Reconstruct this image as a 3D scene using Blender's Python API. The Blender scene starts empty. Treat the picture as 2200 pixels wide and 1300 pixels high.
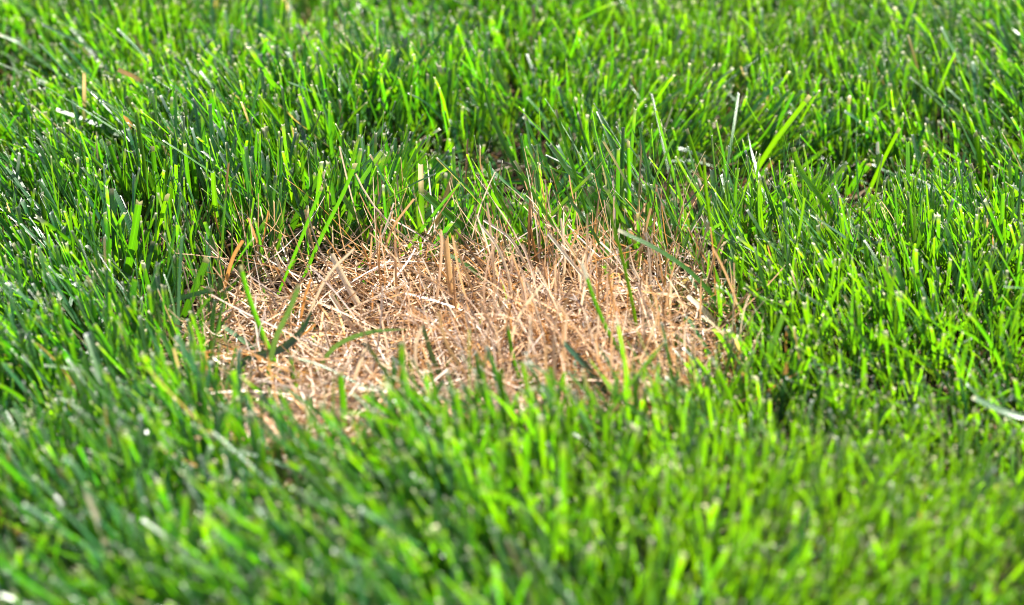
import bpy, math, random
import numpy as np

# ------------------------------------------------------------------ camera, light, exposure
sc = bpy.context.scene
rng = np.random.default_rng(11)
random.seed(5)

D, ELEV, FOCAL = 1.70, math.radians(27.0), 100.0
CAMP = np.array([0.0, -D * math.cos(ELEV), D * math.sin(ELEV)])
FWD = np.array([0.0, math.cos(ELEV), -math.sin(ELEV)])
UPV = np.array([0.0, math.sin(ELEV), math.cos(ELEV)])

cam_d = bpy.data.cameras.new("camera")
cam = bpy.data.objects.new("camera", cam_d)
sc.collection.objects.link(cam)
sc.camera = cam
cam.location = CAMP.tolist()
cam.rotation_euler = (math.radians(90) - ELEV, 0, 0)
cam_d.lens = FOCAL
cam_d.sensor_width = 36
cam_d.clip_start = 0.02
cam_d.clip_end = 500


def ray(px, py):
    k = 36.0 / 2200 / FOCAL
    v = FWD + np.array([1.0, 0, 0]) * (px - 1100) * k - UPV * (py - 650) * k
    return v / np.linalg.norm(v)


def ground_at(px, py, z=0.0):
    v = ray(px, py)
    return CAMP + v * ((z - CAMP[2]) / v[2])


def at_depth(px, py, y):
    v = ray(px, py)
    return CAMP + v * ((y - CAMP[1]) / v[1])


cam_d.dof.use_dof = True
cam_d.dof.focus_distance = float(np.dot(ground_at(1100, 560, 0.012) - CAMP, FWD))
cam_d.dof.aperture_fstop = 4.7
cam_d.dof.aperture_blades = 9

SUN_EL, SUN_AZ = math.radians(54), math.radians(48)      # azimuth from +Y towards +X: behind the patch, to the right
world = bpy.data.worlds.new("World")
sc.world = world
world.use_nodes = True
wn = world.node_tree.nodes
wl = world.node_tree.links
bg = wn["Background"]
sky = wn.new("ShaderNodeTexSky")
sky.sky_type = 'NISHITA'
sky.sun_disc = False
sky.sun_elevation = SUN_EL
sky.sun_rotation = SUN_AZ
wl.new(sky.outputs[0], bg.inputs[0])
bg.inputs[1].default_value = 0.05

sun_d = bpy.data.lights.new("sun", 'SUN')
sun = bpy.data.objects.new("sun", sun_d)
sc.collection.objects.link(sun)
sun_d.energy = 5.0
sun_d.angle = math.radians(0.5)
sun_d.color = (1.0, 0.95, 0.87)
from mathutils import Vector
sv = Vector((math.sin(SUN_AZ) * math.cos(SUN_EL), math.cos(SUN_AZ) * math.cos(SUN_EL), math.sin(SUN_EL)))
sun.rotation_euler = sv.to_track_quat('Z', 'Y').to_euler()

sc.view_settings.view_transform = 'Standard'
sc.view_settings.look = 'None'
sc.view_settings.gamma = 1
sc.view_settings.exposure = 2.26
sc.view_settings.use_curve_mapping = False
sc.render.engine = 'CYCLES'
sc.cycles.use_denoising = True
sc.cycles.max_bounces = 10
sc.cycles.diffuse_bounces = 3
sc.cycles.glossy_bounces = 3
sc.cycles.transmission_bounces = 6
sc.cycles.sample_clamp_indirect = 6
sc.cycles.filter_width = 1.0
sc.cycles.denoising_prefilter = 'ACCURATE'


# ------------------------------------------------------------------ materials
def new_mat(name):
    m = bpy.data.materials.new(name)
    m.use_nodes = True
    nt = m.node_tree
    nt.nodes.clear()
    return m, nt.nodes, nt.links


def mth(n, l, op, a, b=None, c=None):
    x = n.new("ShaderNodeMath")
    x.operation = op
    for i, v in enumerate((a, b, c)):
        if v is None:
            continue
        if hasattr(v, 'default_value'):
            l.new(v, x.inputs[i])
        else:
            x.inputs[i].default_value = v
    return x.outputs[0]


def blade_material(name, rough, trans, tr_gain, stripe, bump, spec=0.5, trans_var=0.0):
    """colour comes from the blade's own attribute; transmitted light is tinted by tr_gain"""
    m, n, l = new_mat(name)
    at = n.new("ShaderNodeAttribute"); at.attribute_name = "tint"
    uv = n.new("ShaderNodeUVMap"); uv.uv_map = "UVMap"
    sep = n.new("ShaderNodeSeparateXYZ"); l.new(uv.outputs[0], sep.inputs[0])
    # lengthwise veins
    w = mth(n, l, 'SINE', mth(n, l, 'MULTIPLY', sep.outputs[0], stripe * 6.2832))
    comb = n.new("ShaderNodeCombineXYZ")
    l.new(mth(n, l, 'MULTIPLY', sep.outputs[0], 5.0), comb.inputs[0])
    l.new(mth(n, l, 'MULTIPLY', sep.outputs[1], 0.25), comb.inputs[1])
    l.new(mth(n, l, 'MULTIPLY', at.outputs['Alpha'], 97.0), comb.inputs[2])
    noi = n.new("ShaderNodeTexNoise"); noi.inputs['Scale'].default_value = 1.0
    noi.inputs['Detail'].default_value = 3.0
    l.new(comb.outputs[0], noi.inputs['Vector'])
    # midrib: a paler line along the middle
    mid = mth(n, l, 'SUBTRACT', 1.0, mth(n, l, 'MULTIPLY', mth(n, l, 'ABSOLUTE', mth(n, l, 'SUBTRACT', sep.outputs[0], 0.5)), 11.0))
    mid = mth(n, l, 'MAXIMUM', mid, 0.0)
    f = mth(n, l, 'MULTIPLY_ADD', w, 0.07, 0.62)
    f = mth(n, l, 'MULTIPLY_ADD', noi.outputs[0], 0.75, f)
    f = mth(n, l, 'MULTIPLY_ADD', mid, 0.28, f)
    vm = n.new("ShaderNodeVectorMath"); vm.operation = 'SCALE'
    l.new(at.outputs['Color'], vm.inputs[0]); l.new(f, vm.inputs['Scale'])
    # living tissue passes yellow-green light; dry tissue (red as strong as green) passes its own colour
    sc3 = n.new("ShaderNodeSeparateColor"); l.new(at.outputs['Color'], sc3.inputs[0])
    dry = mth(n, l, 'DIVIDE', sc3.outputs[0], mth(n, l, 'ADD', sc3.outputs[1], 0.001))
    mr = n.new("ShaderNodeMapRange"); mr.inputs[1].default_value = 0.46; mr.inputs[2].default_value = 0.62
    l.new(dry, mr.inputs[0])
    gm = n.new("ShaderNodeMixRGB"); gm.inputs[1].default_value = (*tr_gain, 1); gm.inputs[2].default_value = (1.2, 1.05, .8, 1)
    l.new(mr.outputs[0], gm.inputs[0])
    tg = n.new("ShaderNodeVectorMath"); tg.operation = 'MULTIPLY'
    l.new(vm.outputs[0], tg.inputs[0]); l.new(gm.outputs[0], tg.inputs[1])
    bp = n.new("ShaderNodeBump"); bp.inputs['Strength'].default_value = bump
    bp.inputs['Distance'].default_value = 0.0002
    l.new(mth(n, l, 'ADD', mth(n, l, 'MULTIPLY', w, 0.5), noi.outputs[0]), bp.inputs['Height'])
    pr = n.new("ShaderNodeBsdfPrincipled")
    l.new(vm.outputs[0], pr.inputs['Base Color'])
    pr.inputs['Roughness'].default_value = rough
    pr.inputs['Specular IOR Level'].default_value = spec
    l.new(bp.outputs[0], pr.inputs['Normal'])
    tl = n.new("ShaderNodeBsdfTranslucent")
    l.new(tg.outputs[0], tl.inputs['Color'])
    mx = n.new("ShaderNodeMixShader")
    l.new(mth(n, l, 'MULTIPLY_ADD', mth(n, l, 'FRACT', mth(n, l, 'MULTIPLY', at.outputs['Alpha'], 13.7)), trans_var, trans - trans_var / 2), mx.inputs[0])
    l.new(pr.outputs[0], mx.inputs[1]); l.new(tl.outputs[0], mx.inputs[2])
    out = n.new("ShaderNodeOutputMaterial"); l.new(mx.outputs[0], out.inputs[0])
    return m


M_GREEN = blade_material("green_blade", 0.30, 0.42, (4.1, 3.75, 0.10), 5, 0.6, 1.0, 0.40)
M_MATT = blade_material("matt_blade", 0.34, 0.14, (2.6, 2.4, 0.6), 5, 0.6, 0.9, 0.1)
M_STRAW = blade_material("dry_straw", 0.55, 0.28, (1.1, .9, 0.6), 4, 0.6, 0.6, 0.1)


def ground_material():
    m, n, l = new_mat("soil")
    tc = n.new("ShaderNodeTexCoord")
    n1 = n.new("ShaderNodeTexNoise"); n1.inputs['Scale'].default_value = 160; n1.inputs['Detail'].default_value = 8
    n2 = n.new("ShaderNodeTexNoise"); n2.inputs['Scale'].default_value = 14; n2.inputs['Detail'].default_value = 4
    l.new(tc.outputs['Object'], n1.inputs[0]); l.new(tc.outputs['Object'], n2.inputs[0])
    r = n.new("ShaderNodeValToRGB")
    r.color_ramp.elements[0].position = 0.3; r.color_ramp.elements[0].color = (0.012, 0.008, 0.005, 1)
    r.color_ramp.elements[1].position = 0.75; r.color_ramp.elements[1].color = (0.055, 0.028, 0.014, 1)
    l.new(n1.outputs[0], r.inputs[0])
    # beyond the modelled blades the lawn goes on as turf colour
    ln = n.new("ShaderNodeVectorMath"); ln.operation = 'LENGTH'
    l.new(tc.outputs['Object'], ln.inputs[0])
    mr = n.new("ShaderNodeMapRange"); mr.inputs[1].default_value = 4.5; mr.inputs[2].default_value = 6.5
    l.new(ln.outputs['Value'], mr.inputs[0])
    g = n.new("ShaderNodeValToRGB")
    g.color_ramp.elements[0].position = 0.35; g.color_ramp.elements[0].color = (0.03, 0.085, 0.012, 1)
    g.color_ramp.elements[1].position = 0.7; g.color_ramp.elements[1].color = (0.07, 0.16, 0.02, 1)
    l.new(n2.outputs[0], g.inputs[0])
    mx = n.new("ShaderNodeMixRGB")
    l.new(mr.outputs[0], mx.inputs[0]); l.new(r.outputs[0], mx.inputs[1]); l.new(g.outputs[0], mx.inputs[2])
    b = n.new("ShaderNodeBump"); b.inputs['Strength'].default_value = 0.8; b.inputs['Distance'].default_value = 0.003
    l.new(n1.outputs[0], b.inputs['Height'])
    p = n.new("ShaderNodeBsdfPrincipled"); p.inputs['Roughness'].default_value = 0.95
    p.inputs['Specular IOR Level'].default_value = 0.15
    l.new(mx.outputs[0], p.inputs['Base Color']); l.new(b.outputs[0], p.inputs['Normal'])
    o = n.new("ShaderNodeOutputMaterial"); l.new(p.outputs[0], o.inputs[0])
    return m


M_SOIL = ground_material()


# ------------------------------------------------------------------ the lie of the land
def hill(x, y):
    """soil height in metres, arrays or scalars"""
    z = 0.004 * np.sin(9 * x + 1.3) * np.cos(7 * y + .4) + 0.003 * np.sin(23 * x - 11 * y) + 0.0025 * np.sin(31 * y + 17 * x + 2)
    for px, py, sx, sy, h in RELIEF:
        cx, cy = px, py
        z = z + h * np.exp(-((x - cx) / sx) ** 2 - ((y - cy) / sy) ** 2)
    return z


def G(px, py):
    p = ground_at(px, py)
    return p[0], p[1]


RELIEF = []
for px, py, sx, sy, h in [
    (1050, 740, .17, .13, -.010),     # the dead patch lies a little low
    (1400, 470, .12, .04, -.016),     # dark hollow behind it to the right
    (1080, 400, .05, .05, -.010),
    (260, 480, .10, .08, .010),       # tall clump on the left
    (0, 260, .06, .06, -.014),
    (1950, 620, .12, .06, .010),
    (2060, 1060, .07, .04, -.014),
    (1850, 1250, .2, .07, .010),
    (500, 1180, .16, .06, .004),
]:
    gx, gy = G(px, py)
    RELIEF.append((gx, gy, sx, sy, h))

# outline of the dead patch on the ground (photo pixels of its ground line, mapped to metres)
PATCH_PX = [(490, 720), (535, 660), (620, 620), (740, 592), (900, 580), (1060, 595), (1200, 590), (1330, 600), (1420, 632), (1462, 690),
            (1495, 760), (1490, 820), (1440, 870), (1360, 900), (1270, 925), (1120, 930), (950, 935), (800, 985), (660, 1030), (570, 980), (515, 885), (495, 800)]
PATCH = np.array([G(*p) for p in PATCH_PX])


def patch_sd(x, y):
    """signed distance to the patch outline (negative inside), vectorised"""
    P = np.stack([x, y], -1)
    d = np.full(x.shape, 1e9)
    inside = np.zeros(x.shape, bool)
    n = len(PATCH)
    for i in range(n):
        a, b = PATCH[i], PATCH[(i + 1) % n]
        ab = b - a
        t = np.clip(((P - a) @ ab) / (ab @ ab), 0, 1)
        q = P - (a + t[..., None] * ab)
        d = np.minimum(d, np.hypot(q[..., 0], q[..., 1]))
        c = ((a[1] > y) != (b[1] > y)) & (x < (b[0] - a[0]) * (y - a[1]) / (b[1] - a[1] + 1e-12) + a[0])
        inside ^= c
    return np.where(inside, -d, d)


def link(name, me, mat, parent=None):
    o = bpy.data.objects.new(name, me)
    sc.collection.objects.link(o)
    me.materials.append(mat)
    if parent:
        o.parent = parent
    return o


def build_ground():
    n = 220
    # a fine grid in the middle whose outer rings stretch to the horizon
    s = np.linspace(-1, 1, n)
    r = np.sign(s) * (np.abs(s) * 1.0 + np.maximum(np.abs(s) - .8, 0) ** 3 * 20000)
    X, Y = np.meshgrid(r, r, indexing='ij')
    Z = hill(X, Y) * (np.hypot(X, Y) < 3)
    Z += np.where(np.hypot(X, Y) < 1.2, rng.normal(0, .0007, X.shape), 0)
    v = np.stack([X, Y, Z], -1).reshape(-1, 3)
    i, j = np.meshgrid(np.arange(n - 1), np.arange(n - 1), indexing='ij')
    a = (i * n + j).ravel()
    f = np.stack([a, a + n, a + n + 1, a + 1], -1)
    me = bpy.data.meshes.new("ground")
    me.from_pydata(v.tolist(), [], f.tolist())
    me.polygons.foreach_set('use_smooth', [True] * len(me.polygons))
    o = link("ground", me, M_SOIL)
    o['kind'] = 'structure'
    return o


build_ground()


# ------------------------------------------------------------------ ribbons (blades) in bulk
def skin(C, T, Wd, width, fold, uvlen, cut, tint, across=3):
    """C centre lines (N,R,3); T tangents; Wd unit width vectors; width (N,R); fold (N,); cut (N,3) extra length of the three tip points
    tint (N,R,4).  Returns verts, faces, uv, colours"""
    N, R = C.shape[:2]
    Nn = np.cross(T, Wd)
    hw = (width * .5)[..., None]
    if across == 3:
        L = C - Wd * hw
        Mi = C - Nn * (width * fold[:, None])[..., None]
        Rr = C + Wd * hw
        L[:, -1] += T[:, -1] * cut[:, :1]
        Mi[:, -1] += T[:, -1] * cut[:, 1:2]
        Rr[:, -1] += T[:, -1] * cut[:, 2:3]
        V = np.stack([L, Mi, Rr], 2)
        us = (0., .5, 1.)
    else:
        V = np.stack([C - Wd * hw, C + Wd * hw], 2)
        us = (0., 1.)
    A = across
    base = (np.arange(N) * R * A)[:, None, None] + (np.arange(R - 1) * A)[None, :, None] + np.arange(A - 1)[None, None, :]
    base = base.reshape(-1)
    F = np.stack([base, base + 1, base + 1 + A, base + A], -1)
    U = np.broadcast_to(np.array(us)[None, None, :], (N, R, A))
    Vv = np.broadcast_to(uvlen[:, :, None], (N, R, A))
    UV = np.stack([U, Vv], -1).reshape(-1, 2)
    COL = np.broadcast_to(tint[:, :, None, :], (N, R, A, 4)).reshape(-1, 4)
    return V.reshape(-1, 3), F, UV, COL


def mesh_from(name, V, F, UV, COL):
    me = bpy.data.meshes.new(name)
    me.vertices.add(len(V))
    me.vertices.foreach_set('co', V.astype(np.float32).ravel())
    me.loops.add(F.size)
    me.loops.foreach_set('vertex_index', F.astype(np.int32).ravel())
    me.polygons.add(len(F))
    me.polygons.foreach_set('loop_start', (np.arange(len(F)) * 4).astype(np.int32))
    me.polygons.foreach_set('use_smooth', np.ones(len(F), bool))
    uvl = me.uv_layers.new(name="UVMap")
    uvl.data.foreach_set('uv', UV[F.ravel()].astype(np.float32).ravel())
    at = me.attributes.new("tint", 'FLOAT_COLOR', 'POINT')
    at.data.foreach_set('color', COL.astype(np.float32).ravel())
    me.update(calc_edges=True)
    me.validate()
    return me


def blades(base, az, lean, bend, length, width, roll, twist, fold, pointed, col, tipcol, tiplen, taperb=.65, across=3, rings=None, tipdry=None, drycol=None, curl=.25):
    """many blades at once. az: bending azimuth; lean: angle from vertical at the foot; bend: extra angle at the tip"""
    N = len(az)
    if rings is None:
        rings = np.array([0, .22, .45, .68, .86])
    t = np.broadcast_to(rings, (N, len(rings))).copy()
    te = 1 - np.minimum(tiplen / length, .12)
    t = np.concatenate([t, te[:, None], np.ones((N, 1))], 1)
    R = t.shape[1]
    th = lean[:, None] + bend[:, None] * t ** 1.4
    aw = az[:, None] + curl * rng.normal(0, 1, N)[:, None] * t + curl * .5 * rng.normal(0, 1, N)[:, None] * t * t
    dirv = np.stack([np.sin(th) * np.cos(aw), np.sin(th) * np.sin(aw), np.cos(th)], -1)
    seg = np.diff(t, axis=1) * length[:, None]
    mid = (dirv[:, 1:] + dirv[:, :-1]) * .5
    C = np.concatenate([np.zeros((N, 1, 3)), np.cumsum(mid * seg[..., None], 1)], 1) + base[:, None, :]
    T = dirv
    S = np.stack([-np.sin(az), np.cos(az), np.zeros(N)], -1)[:, None, :] * np.ones((1, R, 1))
    Q = np.cross(T, S)
    ro = roll[:, None] + twist[:, None] * t
    Wd = S * np.cos(ro)[..., None] + Q * np.sin(ro)[..., None]
    prof = np.minimum(taperb + (1 - taperb) * t / .35, 1.0) * (1 - .18 * np.maximum(t - .5, 0) * 2)
    pp = np.clip((1 - t) / .45, 0.03, 1) ** .8
    prof = np.where(pointed[:, None], np.minimum(prof, pp), prof)
    wd = width[:, None] * prof
    cut = rng.normal(0, 1, (N, 3)) * (width * .22)[:, None]
    cut[:, 1] -= width * .12
    cut[pointed] = 0
    tint = np.ones((N, R, 4))
    tint[..., :3] = col[:, None, :]
    dark = np.clip(1 - t / .5, 0, 1)[..., None]              # sheaths at the foot are paler, yellower
    tint[..., :3] = tint[..., :3] * (1 - dark * .35) + np.array([.16, .17, .05]) * dark * .35
    if tipdry is not None:
        k = np.clip((t - (1 - tipdry[:, None])) / .12, 0, 1)[..., None] * (tipdry > 0)[:, None, None]
        tint[..., :3] = tint[..., :3] * (1 - k) + drycol[:, None, :] * k
    tint[:, -2, :3] = tint[:, -2, :3] * .88 + tipcol * .12
    tint[:, -1, :3] = tipcol
    tint[..., 3] = rng.random(N)[:, None]
    return skin(C, T, Wd, wd, fold, t * length[:, None] * 100, cut, tint, across)


CELL = 4.0
NEAR = np.full((int(2400 / CELL), int(1500 / CELL)), -1.0)      # distance of the picked-out blades along each line of sight


def to_px(P):
    q = P - CAMP
    d = q @ FWD
    k = 36.0 / 2200 / FOCAL
    return 1100 + q[..., 0] / d / k, 650 - (q @ UPV) / d / k, d


def mark(C):
    C = smooth_path(C, 60)
    for x, y, d in zip(*to_px(C)):
        for ox in (-1, 0, 1):
            i, j = int((x + 100) / CELL) + ox, int((y + 100) / CELL)
            if 0 <= i < NEAR.shape[0] and 0 <= j < NEAR.shape[1]:
                NEAR[i, j] = max(NEAR[i, j], d)


def uncover(out, N, prob):
    """thin out the random blades that would bury one of the picked-out ones"""
    V, F, UV, COL = out
    W = V.reshape(N, -1, 3)
    x, y, d = to_px(W)
    hit = np.zeros(N, bool)
    A = 3
    for f in (0, .5):
        xx = x * (1 - f) + np.roll(x, -A, 1) * f; yy = y * (1 - f) + np.roll(y, -A, 1) * f
        if f: xx, yy, dd = xx[:, :-A], yy[:, :-A], d[:, :-A]
        else: dd = d
        i = np.clip(((xx + 100) / CELL).astype(int), 0, NEAR.shape[0] - 1)
        j = np.clip(((yy + 100) / CELL).astype(int), 0, NEAR.shape[1] - 1)
        hit |= (NEAR[i, j] > dd + .001).any(1)
    keep = ~(hit & (rng.random(N) < prob))
    n = keep.sum()
    vp = W.shape[1]
    fp = len(F) // N
    F2 = F.reshape(N, fp, 4)[0][None] - F.reshape(N, fp, 4)[0].min() + (np.arange(n) * vp)[:, None, None]
    return W[keep].reshape(-1, 3), F2.reshape(-1, 4), UV.reshape(N, vp, 2)[keep].reshape(-1, 2), COL.reshape(N, vp, 4)[keep].reshape(-1, 4)


def lean_field(x, y):
    """mean lean vector of the sward"""
    lx = -.13 + .16 * np.sin(7.3 * x + 3.1 * y + .6) + .14 * np.sin(13 * x - 9 * y + 2.1) + .10 * np.sin(29 * x + 21 * y)
    ly = .02 + .14 * np.sin(8.1 * y - 5 * x + 1.2) + .10 * np.sin(19 * y + 15 * x + 4)
    for px, py, s, ax, ay in LEANS:
        w = np.exp(-((x - px) ** 2 + (y - py) ** 2) / s ** 2)
        lx = lx + ax * w
        ly = ly + ay * w
    return lx, ly


LEANS = []
for px, py, s, ax, ay in [
    (300, 1200, .14, -.18, 0), (1450, 520, .08, -.30, .05), (1250, 480, .06, -.25, 0), (1650, 420, .07, .55, 0),
    (700, 520, .07, .25, 0), (1950, 950, .08, -.35, 0), (1850, 640, .08, -.10, 0), (600, 420, .08, -.05, 0), (1900, 1250, .15, .2, 0),
    (250, 620, .08, .22, 0), (1000, 1250, .12, -.05, 0), (100, 900, .06, -.1, 0),
]:
    gx, gy = G(px, py)
    LEANS.append((gx, gy, s, ax, ay))

HOLLOW = []
for px, py, sx, sy, k in [(1420, 440, .15, .042, .78), (1070, 390, .05, .04, .8), (1760, 440, .08, .035, .6), (2070, 940, .07, .04, .4), (830, 130, .05, .04, .5), (20, 200, .06, .05, .6),
                          (830, 60, .07, .06, .35), (1000, 520, .06, .02, .3), (80, 980, .05, .03, .5), (640, 1240, .04, .03, .5), (1560, 760, .03, .05, .4),
                          (1250, 535, .09, .022, -.75), (1500, 620, .04, .04, -.35), (760, 530, .06, .02, -.25), (300, 590, .06, .05, -.2), (900, 330, .05, .03, -.25), (560, 400, .1, .03, -.15)]:
    gx, gy = G(px, py)
    HOLLOW.append((gx, gy, sx, sy, k))
FINE = []
for px, py, s_, k in [(1900, 1200, .14, .2), (450, 1200, .16, -.32), (1150, 1250, .12, -.2), (850, 330, .1, -.15), (350, 550, .08, -.12), (1900, 120, .15, .2), (1900, 560, .08, .15), (60, 480, .08, .2)]:
    gx, gy = G(px, py)
    FINE.append((gx, gy, s_, k))
BACKLIT = []      # areas where a backlit lime glow is painted into the blade colour
for px, py, s_, k in [(1800, 1150, .16, .6), (1700, 150, .14, .35), (1650, 650, .08, .35), (350, 60, .1, .3)]:
    gx, gy = G(px, py)
    BACKLIT.append((gx, gy, s_, k))
THIN = []
for px, py, sx, sy, k in [(1400, 480, .15, .035, .55), (1090, 420, .05, .04, .55), (0, 300, .05, .06, .4),
                          (1000, 140, .1, .05, .3), (560, 1180, .05, .03, .35)]:
    gx, gy = G(px, py)
    THIN.append((gx, gy, sx, sy, k))


def palette(n, dry=0.006):
    a = np.array([.014, .082, .034])      # cool blue green
    b = np.array([.048, .118, .012])      # yellow green
    c = np.array([.016, .094, .024])
    k = rng.random(n)[:, None]
    j = rng.random(n)[:, None]
    col = a * (1 - k) + b * k
    col = col * (1 - j * .5) + c * j * .5
    col *= rng.uniform(.55, 1.3, n)[:, None]
    m = rng.random(n) < dry
    col[m] = np.array([.30, .24, .09]) * rng.uniform(.6, 1.1, m.sum())[:, None]
    return col


def tip_palette(n):
    tc = np.array([.72, .74, .64]) * rng.uniform(.4, 1.25, n)[:, None]
    g = rng.random(n) < .25
    tc[g] = np.array([.10, .20, .05])
    return np.clip(tc, 0, .8)


def sward(x0, x1, y0, y1, per_cm2, seg='hi', clear=None):
    area = (x1 - x0) * (y1 - y0) * 1e4
    nt = int(area * per_cm2 / 4)
    x = rng.uniform(x0, x1, nt); y = rng.uniform(y0, y1, nt)
    keep = np.ones(nt, bool)
    sd = patch_sd(x, y) + .006 * np.sin(60 * x + 4) * np.cos(55 * y)
    p_in = np.where(sd < 0, np.clip(.30 * np.exp(sd / np.where(y < -.02, .030, .015)), .014, 1), np.clip(.22 + sd / .03, 0, 1))
    keep &= rng.random(nt) < p_in
    for gx, gy, sx, sy, k in THIN:
        keep &= rng.random(nt) > k * np.exp(-((x - gx) / sx) ** 2 - ((y - gy) / sy) ** 2)
    gx, gy = G(560, 740)
    spot = np.exp(-((x - gx) / .022) ** 2 - ((y - gy) / .04) ** 2)
    keep |= (rng.random(nt) < .16 * spot)
    if clear is not None:
        for cx, cy, r in clear:
            keep &= np.hypot(x - cx, y - cy) > r
    x, y, sd = x[keep], y[keep], sd[keep]
    nt = len(x)
    m = rng.integers(3, 6, nt)
    idx = np.repeat(np.arange(nt), m)
    N = len(idx)
    bx = x[idx] + rng.normal(0, .0022, N); by = y[idx] + rng.normal(0, .0022, N)
    lx, ly = lean_field(bx, by)
    tl = rng.normal(0, .23, (nt, 2))[idx]
    lx = lx + tl[:, 0] + rng.normal(0, .20, N)
    ly = ly + tl[:, 1] + rng.normal(0, .20, N)
    az = np.arctan2(ly, lx)
    mag = np.clip(np.hypot(lx, ly), 0, 1.1)
    mow = .054 + .005 * np.sin(11 * bx + 2) + .004 * np.sin(14 * by + 8 * bx)
    # the mower cuts most blades at one height; some are short, a few stand proud
    u = rng.random(N)
    h = mow * np.where(u < .42, rng.uniform(.30, .85, N), np.where(u < .94, rng.normal(.98, .10, N), rng.uniform(1.12, 1.45, N)))
    hol = np.ones(N)
    for gx, gy, sx, sy, k in HOLLOW:
        hol *= 1 - k * np.exp(-((bx - gx) / sx) ** 2 - ((by - gy) / sy) ** 2)
    h = h * hol
    edge = np.clip((sd[idx] + .012) / .03, .45, 1)
    h = h * edge
    h = np.minimum(h, .078)
    length = h / np.cos(np.clip(mag, 0, 1.0)) ** .8
    lying = rng.random(N) < .05 + (1 - hol) * .3
    mag = np.where(lying, rng.uniform(1.0, 1.5, N), mag)
    az = np.where(lying, rng.uniform(0, 6.28, N), az)
    fine_map = np.ones(N)
    for gx, gy, s_, k in FINE:
        fine_map *= 1 - k * np.exp(-((bx - gx) ** 2 + (by - gy) ** 2) / s_ ** 2)
    width = np.clip(rng.normal(.0021, .0007, N) * fine_map, .0009, .0046)
    fine = rng.random(N) < .22
    width[fine] *= .5
    pointed = rng.random(N) < .14
    col = palette(N)
    for gx, gy, s_, k in BACKLIT:
        w = (k * np.exp(-((bx - gx) ** 2 + (by - gy) ** 2) / s_ ** 2))[:, None]
        col = col * (1 - w) + np.array([.056, .122, .012]) * rng.uniform(.7, 1.2, N)[:, None] * w
    base = np.stack([bx, by, hill(bx, by) - .002], -1)
    bend = np.abs(rng.normal(0, .28, N)) * np.where(rng.random(N) < .8, 1, -1)
    bend = np.where(lying, rng.normal(.1, .3, N), bend)
    roll = rng.normal(0, .75, N)
    near = np.exp(-np.maximum(sd[idx] + .004, 0) / .016)
    td = np.where(rng.random(N) < .008 + .26 * near, rng.uniform(.05, .5, N), 0)
    dead = rng.random(N) < .16 * near
    width = np.where(dead, width * .5, width)
    dc = np.array([[.36, .30, .10], [.48, .36, .18], [.36, .19, .07], [.55, .46, .30]])[rng.integers(0, 4, N)]
    col = np.where(dead[:, None], dc * .9, col)
    hi = seg == 'hi'
    out = blades(base, az, mag * .8, bend, length, width, roll, rng.normal(0, .5, N), rng.uniform(.04, .26, N), pointed, col,
                  tip_palette(N), rng.uniform(.0010, .0022, N), tipdry=td, drycol=dc, across=3 if hi else 2, rings=None if hi else np.array([0, .5]))
    return uncover(out, N, .92) if hi else out


# ------------------------------------------------------------------ individual blades and stalks that can be picked out
def smooth_path(P, n):
    P = np.array(P)
    if len(P) == 2:
        t = np.linspace(0, 1, n)[:, None]
        return P[0] * (1 - t) + P[1] * t
    Q = np.vstack([2 * P[0] - P[1], P, 2 * P[-1] - P[-2]])
    out = []
    m = len(P) - 1
    for u in np.linspace(0, m, n):
        i = min(int(u), m - 1); f = u - i
        p0, p1, p2, p3 = Q[i], Q[i + 1], Q[i + 2], Q[i + 3]
        out.append(.5 * ((2 * p1) + (-p0 + p2) * f + (2 * p0 - 5 * p1 + 4 * p2 - p3) * f * f + (-p0 + 3 * p1 - 3 * p2 + p3) * f ** 3))
    return np.array(out)


def strip_mesh(name, C, width, fold, roll, twist, col, endcol, pointed, frac0=0.0, wprof=None, notch=0.0):
    R = len(C)
    T = np.gradient(C, axis=0); T /= np.linalg.norm(T, axis=1)[:, None]
    view = FWD
    S = np.cross(T, view); S /= np.linalg.norm(S, axis=1)[:, None] + 1e-9
    Q = np.cross(T, S)
    t = np.linspace(0, 1, R)
    ro = roll + twist * t
    Wd = S * np.cos(ro)[:, None] + Q * np.sin(ro)[:, None]
    if wprof is None:
        wprof = np.minimum(.6 + .4 * t / .3, 1) * (1 - .15 * t)
        if pointed:
            wprof = np.minimum(wprof, np.clip((1 - t) / .35, .04, 1) ** .8)
    tint = np.ones((1, R, 4)); tint[0, :, :3] = col
    tint[0, -1, :3] = endcol
    tint[..., 3] = (random.randint(0, 12) + (.9 if col[1] > .093 else .35)) / 13.7
    ln = np.concatenate([[0], np.cumsum(np.linalg.norm(np.diff(C, axis=0), axis=1))])
    cut = rng.normal(0, width * (.05 if pointed else .14), (1, 3))
    cut[0, 1] -= notch
    if pointed: cut[:] = 0
    V, F, UV, COL = skin(C[None], T[None], Wd[None], (width * wprof)[None], np.array([fold]), ln[None] * 100, cut, tint)
    return mesh_from(name, V, F, UV, COL), T, Wd


CLEAR = []
SHADES = {
    'green': (.030, .108, .018), 'bright': (.052, .130, .010), 'blue': (.022, .085, .040), 'pale': (.065, .145, .055), 'dark': (.022, .078, .018),
    'yellow': (.30, .27, .07), 'tan': (.52, .35, .18), 'whitish': (.66, .56, .44), 'orange': (.45, .24, .08), 'grey': (.5, .42, .35), 'bleached': (.75, .72, .62),
}


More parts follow.
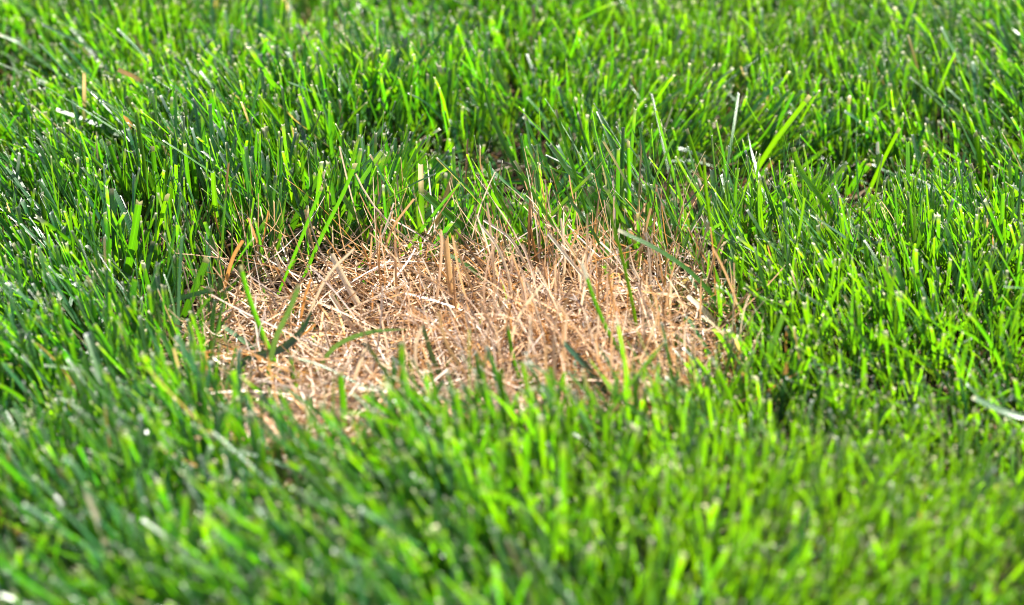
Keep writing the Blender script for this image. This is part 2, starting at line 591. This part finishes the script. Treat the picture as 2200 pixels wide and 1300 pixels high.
def single(kind, pts, w_mm, shade, label, dz=0.0, tipdepth=0.0, roll=0.25, twist=0.2, fold=.12, pointed=False, tip=None, group=None, lift=0.0, n=14, clear=None, notch=0.0, free=False):
    """pts: photo pixels from foot to tip; the foot stands on the soil, the rest rises in the upright plane through it
    (tipdepth leans the tip towards (-) or away from (+) the camera)"""
    g = ground_at(*pts[0], z=dz)
    for _ in range(3):
        g = ground_at(*pts[0], z=float(hill(g[0], g[1])) + dz)
    P = [g]
    d = [0.0]
    for a, b in zip(pts[:-1], pts[1:]):
        d.append(d[-1] + math.hypot(b[0] - a[0], b[1] - a[1]))
    for q, dd in zip(pts[1:], d[1:]):
        P.append(at_depth(q[0], q[1], g[1] + tipdepth * dd / d[-1]))
    C = smooth_path(P, n)
    root = C[0].copy()
    mark(C[n // 4:])
    name = 'grass_blade' if kind == 'g' else 'dry_stalk'
    col = np.array(SHADES[shade]) * random.uniform(.92, 1.08)
    w = w_mm / 1000.0
    k = max(2, int(round(n * .12))) if tip else 0
    body = C[:n - k] if tip else C
    t = np.linspace(0, 1, n)
    prof = np.minimum((.6 + .4 * t / .3), 1) * (1 - .15 * t)
    if pointed:
        prof = np.minimum(prof, np.clip((1 - t) / .35, .05, 1) ** .8)
    end = np.array([.40, .38, .22]) if (kind == 'g' and not pointed and not tip) else col
    me, T, Wd = strip_mesh(name, body - root, w, fold, roll, twist, col, end, pointed, wprof=prof[:len(body)], notch=0 if tip else notch)
    holder = None
    if tip:
        holder = bpy.data.objects.new(name, None)
        sc.collection.objects.link(holder)
        holder.empty_display_size = .01
        me.name = name = 'leaf'
    o = link(name, me, (M_MATT if shade in ('pale', 'blue') else M_GREEN) if kind == 'g' else M_STRAW)
    if holder:
        o.parent = holder
        o = holder
    o.location = root.tolist()
    o['label'] = label
    o['category'] = 'grass blade' if kind == 'g' else 'dry stalk'
    if group:
        o['group'] = group
    if tip:
        tc = np.array(SHADES[tip])
        mt, _, _ = strip_mesh('dry_tip', C[n - k - 1:] - root, w, fold, roll + twist, 0, tc, tc, False, wprof=prof[n - k - 1:] * np.linspace(1, .85, k + 1), notch=notch)
        ot = link('dry_tip', mt, M_STRAW, o)
    CLEAR.append((root[0], root[1], .004))
    if clear:
        CLEAR.append((root[0] + clear[0], root[1] + clear[1], clear[2]))
    return o


GB = "grass blades that stand out of the lawn"
DS = "dry stalks of the dead patch"
L = lambda *a, **k: single('g', *a, group=GB, **k)
S = lambda *a, **k: single('s', *a, group=DS, **k)

# behind the patch
L([(1080, 560), (1010, 500), (955, 455), (905, 410)], 5.0, 'green', "wide green split-tipped blade with a folded middle, leaning left behind the straw", tip=None, notch=.004, roll=.15, fold=.16, tipdepth=-.01)
L([(840, 545), (885, 490), (938, 451), (1004, 450)], 3.0, 'blue', "blue-green blade bent over to the right behind the wide split-tipped blade", roll=.3, pointed=False, tipdepth=.008)
L([(1185, 500), (1115, 370), (1065, 265), (1036, 176)], 4.0, 'dark', "tallest dark green blade with a pointed tip above the dark hollow", pointed=True, roll=.2)
L([(1270, 520), (1205, 410), (1155, 315), (1127, 247)], 2.9, 'green', "long slender blade leaning left, next to the tallest pointed one", roll=.5)
L([(1285, 560), (1258, 450), (1222, 330), (1194, 236)], 2.5, 'green', "tall narrow blade with a square pale tip, third along from the tallest pointed one", roll=.4)
L([(1356, 535), (1352, 420), (1350, 303)], 2.5, 'green', "straight upright blade with folded pale edges standing over the dark hollow", fold=.3, roll=.1, twist=0)
L([(1365, 545), (1330, 490), (1265, 402)], 4.6, 'green', "broad ribbed blade with a flat comb-like cut end beside the straight upright blade", roll=.05, fold=.05)
L([(1540, 500), (1508, 380), (1475, 276)], 2.8, 'bright', "bright yellow-green blade leaning left above the right end of the straw", roll=.2)
L([(1838, 545), (1775, 440), (1722, 370), (1703, 316)], 4.0, 'bright', "broad yellow-green blade with a slanting sharp tip, right of the dark hollow", roll=.1, fold=.08)
L([(1590, 425), (1650, 325), (1690, 270), (1740, 206)], 3.6, 'bright', "blurred broad yellow-green blade leaning far right beyond the dark hollow", roll=.1)
L([(1255, 600), (1235, 550), (1180, 470), (1105, 345)], 2.2, 'green', "long blade leaning left over the back edge of the straw, right of the bent one", roll=.2, tipdepth=-.01)
L([(1155, 560), (1105, 480), (1060, 400), (1045, 340)], 2.6, 'bright', "light green blade leaning left between the wide split-tipped blade and the long leaning one", roll=.3)
L([(1372, 745), (1362, 670), (1338, 560), (1305, 437)], 2.6, 'bright', "long narrow yellow-green blade rising from the right half of the straw", roll=.5, tipdepth=-.015)
L([(1600, 720), (1500, 600), (1420, 540), (1330, 495)], 3.0, 'green', "long blade arching left over the right corner of the straw", roll=.3)
L([(1420, 560), (1455, 470), (1510, 395)], 1.2, 'blue', "hair-thin bluish blade leaning right over the dark hollow", roll=.2)
L([(1330, 610), (1275, 500), (1226, 430), (1208, 370)], 2.2, 'dark', "thin dark blade with a hooked tip behind the middle of the straw", pointed=True)
L([(1575, 640), (1535, 520), (1518, 420), (1512, 340)], 2.4, 'bright', "narrow upright light blade at the right back corner of the straw")
L([(1605, 560), (1612, 470), (1617, 385)], 2.2, 'dark', "needle-like dark blade standing straight right of the dark hollow", pointed=True)
L([(1080, 640), (1010, 575), (960, 545)], 2.6, 'green', "short green blade lying among the straw behind the upright forked stalk", roll=.2)
L([(905, 590), (903, 520), (897, 470), (893, 425)], 1.8, 'bright', "thin light blade standing alone in front of the straw's back edge")

# left of the patch
L([(590, 650), (640, 530), (672, 450), (692, 402)], 2.2, 'green', "long thin blade leaning right over the left back of the straw", roll=.3)
L([(640, 625), (690, 510), (735, 420), (765, 350)], 2.6, 'green', "longest right-leaning blade over the left back of the straw", roll=.3)
L([(610, 530), (645, 450), (692, 368)], 4.0, 'dark', "broad dark blade leaning right with a ribbed cut end", roll=.1, fold=.05)
L([(800, 560), (775, 480), (735, 420)], 4.2, 'bright', "broad blade with a ribbed square end leaning left above the straw", roll=.1)
L([(608, 815), (565, 720), (535, 640), (516, 572)], 3.2, 'green', "green blade crossing upright over the left end of the straw", roll=.3, tipdepth=-.03, fold=.2)
L([(570, 840), (590, 735), (622, 665), (643, 612)], 3.4, 'pale', "pale matt blade leaning right over the left end of the straw", roll=.3, tipdepth=-.03)
L([(495, 800), (540, 768), (600, 752), (645, 715), (670, 668)], 4.8, 'blue', "curved dull blue-green blade with a hooked tip sweeping across the left end of the straw", dz=.012, roll=.2, tipdepth=.02, pointed=True, fold=.2)
L([(680, 800), (720, 745), (790, 715), (876, 707)], 3.0, 'pale', "pale green blade arching right over the middle of the straw", dz=.01, pointed=True, tipdepth=-.02)
L([(570, 770), (520, 730), (478, 700)], 3.0, 'pale', "short pale blade lying flat on the left end of the straw", dz=.006, roll=.3)
L([(1360, 800), (1310, 720), (1275, 640), (1250, 565)], 2.6, 'green', "green blade with a bleached shrivelled tip standing in the right half of the straw", tip='bleached', roll=.2, tipdepth=-.03)
L([(1330, 880), (1270, 800), (1207, 732)], 3.6, 'blue', "dark blue-green blade leaning left in front of the straw", roll=.2)
L([(735, 960), (738, 880), (730, 800)], 4.0, 'green', "blurred broad green blade standing in the front edge of the straw", roll=.2)
L([(1130, 860), (1105, 780), (1090, 700)], 2.6, 'green', "blurred upright green blade in front of the middle of the straw")
L([(820, 850), (700, 790), (640, 770)], 1.4, 'pale', "thread-like pale blade lying across the straw", dz=.012)
L([(965, 850), (930, 770), (908, 700)], 3.0, 'pale', "blurred pale blade leaning left in front of the straw's centre", roll=.3)

# left lawn
L([(250, 620), (245, 500), (239, 407)], 3.6, 'blue', "upright bluish blade with a round blunt tip on the left", roll=.2)
L([(262, 650), (285, 520), (300, 428)], 4.6, 'green', "broadest ribbed green blade with a torn end on the left", roll=.1, fold=.05, notch=.002)
L([(305, 605), (332, 520), (360, 418)], 3.2, 'bright', "bright yellow-green blade leaning right beside the broadest ribbed one")
L([(295, 660), (312, 590), (329, 518)], 3.4, 'blue', "blue-green square-cut blade in front of the bright right-leaning one")
L([(385, 700), (415, 630), (445, 555)], 4.6, 'dark', "broad dark blade leaning right at the left end of the straw", roll=.1)
L([(330, 660), (390, 640), (457, 622)], 3.2, 'blue', "bluish blade bent flat with its end pointing at the straw", dz=.02)
L([(205, 740), (160, 680), (120, 628)], 4.0, 'pale', "blurred blade with a bleached round tip leaning left in the left lawn", tip='bleached')
L([(355, 500), (337, 400), (327, 315)], 3.4, 'green', "tall square-tipped green blade in the far left lawn")
L([(290, 470), (255, 370), (233, 305)], 3.2, 'green', "left-leaning green blade left of the tall square-tipped one")
L([(425, 460), (418, 380), (410, 315)], 3.6, 'green', "upright folded blade with a flat top behind the left lawn clump", fold=.3)
L([(775, 380), (700, 310), (640, 262), (597, 222)], 1.6, 'yellow', "twisted cream-yellow withered blade in the lawn beyond the straw", twist=3.0, dz=.01)
L([(150, 175), (90, 130), (40, 92), (0, 75)], 4.0, 'green', "large green arching blade in the far left corner", dz=.02, roll=1.0, twist=0)
L([(285, 310), (215, 270), (120, 235)], 3.2, 'pale', "pale blade lying over to the left in the far left lawn", dz=.02)
L([(470, 650), (430, 590), (410, 520), (415, 475)], 1.6, 'bright', "thin light blade curling up at the left end of the straw")

# right lawn
L([(1885, 430), (1887, 385), (1885, 306)], 3.4, 'pale', "pale whitish ribbed blade standing upright in the right lawn", tip='bleached')
L([(1850, 450), (1890, 360), (1933, 275)], 3.0, 'bright', "bright blade leaning right across the pale whitish one")
L([(1810, 440), (1840, 385), (1868, 353)], 4.2, 'green', "broad square-ended blade leaning right below the bright leaning one")
L([(2125, 440), (2108, 350), (2095, 287)], 4.4, 'bright', "broad upright yellow-green blade with a frayed top far right")
L([(1675, 930), (1680, 860), (1690, 780)], 3.4, 'blue', "blue-green blade with a brown withered tip right of the straw", tip='orange')
L([(2230, 905), (2160, 885), (2090, 853)], 3.6, 'pale', "blurred pale blade lying nearly level at the right edge", dz=.025)
L([(1550, 560), (1640, 470), (1700, 420)], 2.4, 'green', "green blade leaning right at the edge of the dark hollow")
L([(625, 1060), (600, 990), (598, 930)], 4.6, 'pale', "blurred blade with a bright white tip in front of the straw's left end", tip='bleached')
L([(660, 50), (652, 25), (648, -20)], 4.6, 'pale', "blurred white-tipped blade at the far edge of the lawn", tip='bleached')
L([(1120, 210), (1095, 150), (1062, 105)], 3.6, 'bright', "blurred bright blade leaning left in the far lawn")

# straw
S([(985, 690), (972, 640), (962, 560), (957, 505)], 4.0, 'tan', "thick tan upright stalk with a forked tip", roll=.2, fold=.3, notch=.004)
S([(1040, 700), (1010, 610), (978, 522)], 1.6, 'tan', "slender tan stalk leaning left beside the thick forked one")
S([(800, 705), (750, 620), (713, 548)], 4.0, 'whitish', "thick whitish cracked stalk leaning left across the straw", fold=.3, roll=.1)
S([(800, 745), (755, 700), (728, 660), (709, 632)], 3.0, 'whitish', "pale bent stalk with a yellowish foot in front of the thick cracked one", fold=.25)
S([(476, 665), (488, 595), (503, 548), (521, 518)], 2.4, 'orange', "brown curved stalk standing alone at the left end of the straw", tipdepth=-.02)
S([(505, 575), (487, 530), (468, 490), (459, 443)], 1.3, 'orange', "thin orange stalk rising out of the green left of the straw")
S([(815, 600), (832, 520), (850, 480), (889, 428)], 1.8, 'tan', "tan stalk curving right up into the green blades")
S([(1102, 690), (1094, 600), (1068, 530), (1034, 485)], 2.0, 'whitish', "whitish stalk curving left at the back of the straw", fold=.3)
S([(1160, 635), (1125, 560), (1093, 510), (1040, 473)], 2.0, 'whitish', "long pinkish stalk arched to the left above the whitish curving one", fold=.3)
S([(1325, 690), (1270, 615), (1225, 560), (1178, 502)], 2.4, 'whitish', "long pale stalk leaning left through the right half of the straw", fold=.3)
S([(1360, 610), (1378, 530), (1398, 448)], 2.0, 'tan', "tan stalk leaning right with a notched tip behind the right half of the straw")
S([(1400, 660), (1395, 560), (1388, 500)], 1.5, 'grey', "thin upright stalk with a split head right of the notched one")
S([(1500, 680), (1450, 640), (1410, 625)], 2.0, 'tan', "tan stalk lying level at the right end of the straw", dz=.015)
S([(1540, 700), (1510, 665), (1478, 637)], 3.4, 'whitish', "broad pale dry blade at the right corner of the straw", dz=.01)
S([(1545, 560), (1525, 500), (1507, 462)], 2.6, 'whitish', "short blurred pale stalk among green blades right of the straw")
S([(640, 720), (655, 640), (668, 600)], 1.6, 'orange', "orange stalk curving up in front of a green blade", tipdepth=-.01)
S([(640, 730), (700, 600), (760, 535)], 1.7, 'whitish', "straight pale stalk leaning right across the foot of the thick cracked one", dz=.01)
S([(650, 640), (610, 590), (593, 553)], 1.8, 'whitish', "straight whitish stalk leaning left at the back left of the straw")
S([(600, 640), (575, 590), (553, 552)], 1.4, 'whitish', "thin pale stalk leaning left, leftmost at the back of the straw")
S([(690, 590), (665, 500), (655, 450)], 1.5, 'tan', "tan stalk sticking up among green blades behind the straw's left")
S([(755, 570), (705, 520), (672, 486)], 1.7, 'tan', "tan stalk leaning left beneath the broad ribbed blade")
S([(1205, 640), (1213, 560), (1205, 470)], 1.9, 'whitish', "tallest pinkish stalk at the back of the straw's right half", fold=.3)
S([(1240, 640), (1222, 560), (1245, 485)], 1.4, 'tan', "thin tan stalk beside the tallest pinkish one")
S([(1160, 600), (1150, 540), (1140, 492)], 1.8, 'orange', "golden stalk with a split top behind the straw")
S([(910, 840), (895, 790), (893, 745), (905, 705)], 2.0, 'whitish', "white curved stalk lying in the front middle of the straw", dz=.008)
S([(750, 850), (768, 795), (785, 750)], 2.4, 'whitish', "bleached stalk pointing up in the front left of the straw", dz=.004)
S([(1040, 860), (990, 790), (960, 740), (940, 670)], 2.0, 'tan', "long blurred stalk running up through the centre of the straw", tipdepth=-.03)
S([(1390, 640), (1330, 560), (1290, 520)], 1.6, 'whitish', "pale stalk leaning left in the stand of stalks on the right")
S([(1090, 800), (1110, 690), (1165, 610)], 1.8, 'whitish', "pale stalk leaning right in the middle of the stand of stalks", tipdepth=-.01)
S([(1690, 770), (1688, 735), (1692, 700)], 2.2, 'orange', "short brown stalk in the green lawn right of the straw")

# ------------------------------------------------------------------ the lawn
parts = [sward(-.52, .52, -.50, .80, 5.2, clear=CLEAR)]


def merge(parts):
    off = 0
    Vs, Fs, Us, Cs = [], [], [], []
    for V, F, U, C in parts:
        Vs.append(V); Fs.append(F + off); Us.append(U); Cs.append(C); off += len(V)
    return np.concatenate(Vs), np.concatenate(Fs), np.concatenate(Us), np.concatenate(Cs)


lawn = link("lawn_grass", mesh_from("lawn_grass", *merge(parts)), M_GREEN)
lawn['kind'] = 'stuff'
lawn['category'] = 'grass'
lawn['label'] = "dense freshly mown green grass around the dead patch"

# ------------------------------------------------------------------ straw mat
STRAW_COLS = np.array([[.52, .33, .19], [.61, .44, .32], [.80, .68, .57], [.46, .25, .11], [.36, .28, .24], [.52, .27, .08], [.56, .43, .31], [.16, .10, .06]])


def straw_cols(n, p=(.19, .19, .14, .13, .12, .06, .09, .08)):
    i = rng.choice(len(STRAW_COLS), n, p=np.array(p) / sum(p))
    return STRAW_COLS[i] * rng.uniform(.7, 1.25, n)[:, None]


def in_patch(n, margin=.0, power=None):
    lo = PATCH.min(0) - .03; hi_ = PATCH.max(0) + .03
    X = rng.uniform(lo[0], hi_[0], n * 4); Y = rng.uniform(lo[1], hi_[1], n * 4)
    sd = patch_sd(X, Y)
    k = rng.random(len(X)) < np.clip(1 - (sd - margin) / .02, 0, 1)
    return X[k][:n], Y[k][:n]


def straw_set(n, z0, z1, lean, lean_sd, len_mm, w_mm, margin=.0, azbias=None, region=None, bend=.38, shade=1.0, p=None):
    X, Y = in_patch(n, margin)
    if region is not None:
        w = np.zeros(len(X))
        for px, py, s, k in region:
            gx, gy = G(px, py)
            w = np.maximum(w, k * np.exp(-((X - gx) ** 2 + (Y - gy) ** 2) / s ** 2))
        m = rng.random(len(X)) < w
        X, Y = X[m], Y[m]
    cl = .62 + .38 * np.sin(85 * X + 40 * Y + 1) * np.sin(70 * Y - 60 * X + 2) + .25 * np.sin(190 * X + 3) * np.sin(170 * Y)
    sdp = patch_sd(X, Y)
    cl = cl + .25 - .5 * np.exp(-((sdp + .012) / .012) ** 2) * (np.sin(40 * X + 55 * Y) > -.3)
    m = rng.random(len(X)) < cl
    X, Y = X[m], Y[m]
    N = len(X)
    az = rng.uniform(0, 6.283, N)
    if azbias is not None:
        az = np.where(rng.random(N) < azbias[1], rng.normal(azbias[0], .7, N), az)
    th = np.clip(rng.normal(lean, lean_sd, N), 0, 1.62)
    ln = np.clip(rng.normal(len_mm, len_mm * .35, N), 8, 90) / 1000
    wd = np.clip(rng.normal(w_mm, w_mm * .3, N), .4, 4) / 1000
    z = hill(X, Y) + rng.uniform(z0, z1, N)
    # lying pieces are centred on their spot
    X = X - np.sin(th) * np.cos(az) * ln * .5 * (th > 1); Y = Y - np.sin(th) * np.sin(az) * ln * .5 * (th > 1)
    b = rng.normal(0, bend, N)
    b = np.where(th > 1.1, np.clip(b, -.9, .25), b)
    out = blades(np.stack([X, Y, z], -1), az, th, b, ln, wd, rng.uniform(-1.5, 1.5, N), rng.normal(0, .8, N), rng.uniform(.1, .4, N),
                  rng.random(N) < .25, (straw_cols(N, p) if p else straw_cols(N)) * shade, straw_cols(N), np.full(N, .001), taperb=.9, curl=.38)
    return uncover(out, N, .8)


sp = [straw_set(1900, .000, .003, 1.54, .07, 26, 1.5, .012, shade=.55, p=(.1, .05, .02, .3, .1, .3, .05, .2)),  # rotted orange-brown bottom layer, colour darkened further so gaps between strands look shaded
      straw_set(2500, .002, .010, 1.42, .15, 46, 1.0, .008, shade=.92),
      straw_set(1900, .005, .016, 1.26, .24, 50, .95, .006),
      straw_set(1000, .000, .008, .90, .35, 40, 1.0, .022),
      straw_set(4600, .000, .004, .40, .28, 48, 1.1, .02, azbias=(math.pi * .9, .5),
                region=[(1250, 720, .07, .9), (1130, 640, .05, .7), (1400, 660, .06, .9), (1180, 570, .04, .8), (1260, 600, .06, .8), (1380, 590, .05, .6), (930, 580, .05, .45), (750, 590, .06, .35), (620, 620, .04, .3), (1300, 850, .06, .5)])]
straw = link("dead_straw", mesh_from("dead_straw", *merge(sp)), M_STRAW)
straw['kind'] = 'stuff'
straw['category'] = 'straw'
straw['label'] = "tangled mat of tan dead grass filling the bare patch"


# dead thatch on the soil under the green blades, all over the lawn
def thatch(n, x0, x1, y0, y1):
    X = rng.uniform(x0, x1, n); Y = rng.uniform(y0, y1, n)
    az = rng.uniform(0, 6.283, n)
    th = np.clip(rng.normal(1.35, .25, n), .2, 1.6)
    return blades(np.stack([X, Y, hill(X, Y) + rng.uniform(0, .005, n)], -1), az, th, rng.normal(0, .3, n), rng.uniform(.01, .035, n),
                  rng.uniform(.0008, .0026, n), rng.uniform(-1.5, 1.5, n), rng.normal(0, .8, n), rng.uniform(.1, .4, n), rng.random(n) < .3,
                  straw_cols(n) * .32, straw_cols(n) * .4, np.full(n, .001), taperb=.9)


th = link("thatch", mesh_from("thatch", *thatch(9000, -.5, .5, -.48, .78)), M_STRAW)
th['kind'] = 'stuff'
th['category'] = 'thatch'
th['label'] = "brown dead blades lying on the soil under the green grass"

# ------------------------------------------------------------------ the lawn beyond the picture: one tile of blades repeated by geometry nodes
tile = .5
_p, _r, _l, _t = PATCH, list(RELIEF), list(LEANS), list(THIN)
_h = list(HOLLOW); HOLLOW.clear(); PATCH = PATCH + 100.0; RELIEF.clear(); THIN.clear()
tile_me = mesh_from("outer_tile", *sward(-tile / 2, tile / 2, -tile / 2, tile / 2, 2.2, seg='lo'))
HOLLOW.extend(_h); PATCH = _p; RELIEF.extend(_r); THIN.extend(_t)
tile_me.materials.append(M_GREEN)
pts = []
for i in range(-10, 11):
    for j in range(-8, 14):
        x = i * tile; y = j * tile + .15
        if abs(x) < .52 + tile / 2 - .01 and -.50 - tile / 2 + .01 < y < .80 + tile / 2 - .01:
            # tiles that would overlap the inner lawn are shifted out to its border
            continue
        pts.append((x, y, 0))
# strips that close the gap between the inner lawn and the first ring of tiles
gap = [sward(-.75, -.52, -.6, .9, 2.2, 'lo'), sward(.52, .75, -.6, .9, 2.2, 'lo'), sward(-.52, .52, -.6, -.5, 2.2, 'lo'), sward(-.52, .52, .8, .9, 2.2, 'lo')]
pm = bpy.data.meshes.new("outer_lawn")
pm.from_pydata(pts, [], [])
outer = bpy.data.objects.new("outer_lawn", pm)
sc.collection.objects.link(outer)
outer['kind'] = 'stuff'; outer['category'] = 'grass'; outer['label'] = "green lawn that goes on beyond the picture's edges"
src = bpy.data.objects.new("turf_tile", tile_me)
ng = bpy.data.node_groups.new("lay_turf", 'GeometryNodeTree')
ng.interface.new_socket("Geometry", in_out='INPUT', socket_type='NodeSocketGeometry')
ng.interface.new_socket("Geometry", in_out='OUTPUT', socket_type='NodeSocketGeometry')
gi = ng.nodes.new('NodeGroupInput'); go = ng.nodes.new('NodeGroupOutput')
oi = ng.nodes.new('GeometryNodeObjectInfo'); oi.inputs['Object'].default_value = src
ip = ng.nodes.new('GeometryNodeInstanceOnPoints')
ng.links.new(gi.outputs[0], ip.inputs['Points'])
ng.links.new(oi.outputs['Geometry'], ip.inputs['Instance'])
ng.links.new(ip.outputs[0], go.inputs[0])
md = outer.modifiers.new("turf", 'NODES'); md.node_group = ng
border = link("border_grass", mesh_from("border_grass", *merge(gap)), M_GREEN)
border['kind'] = 'stuff'; border['category'] = 'grass'; border['label'] = "mown green grass just outside the picture's edges"
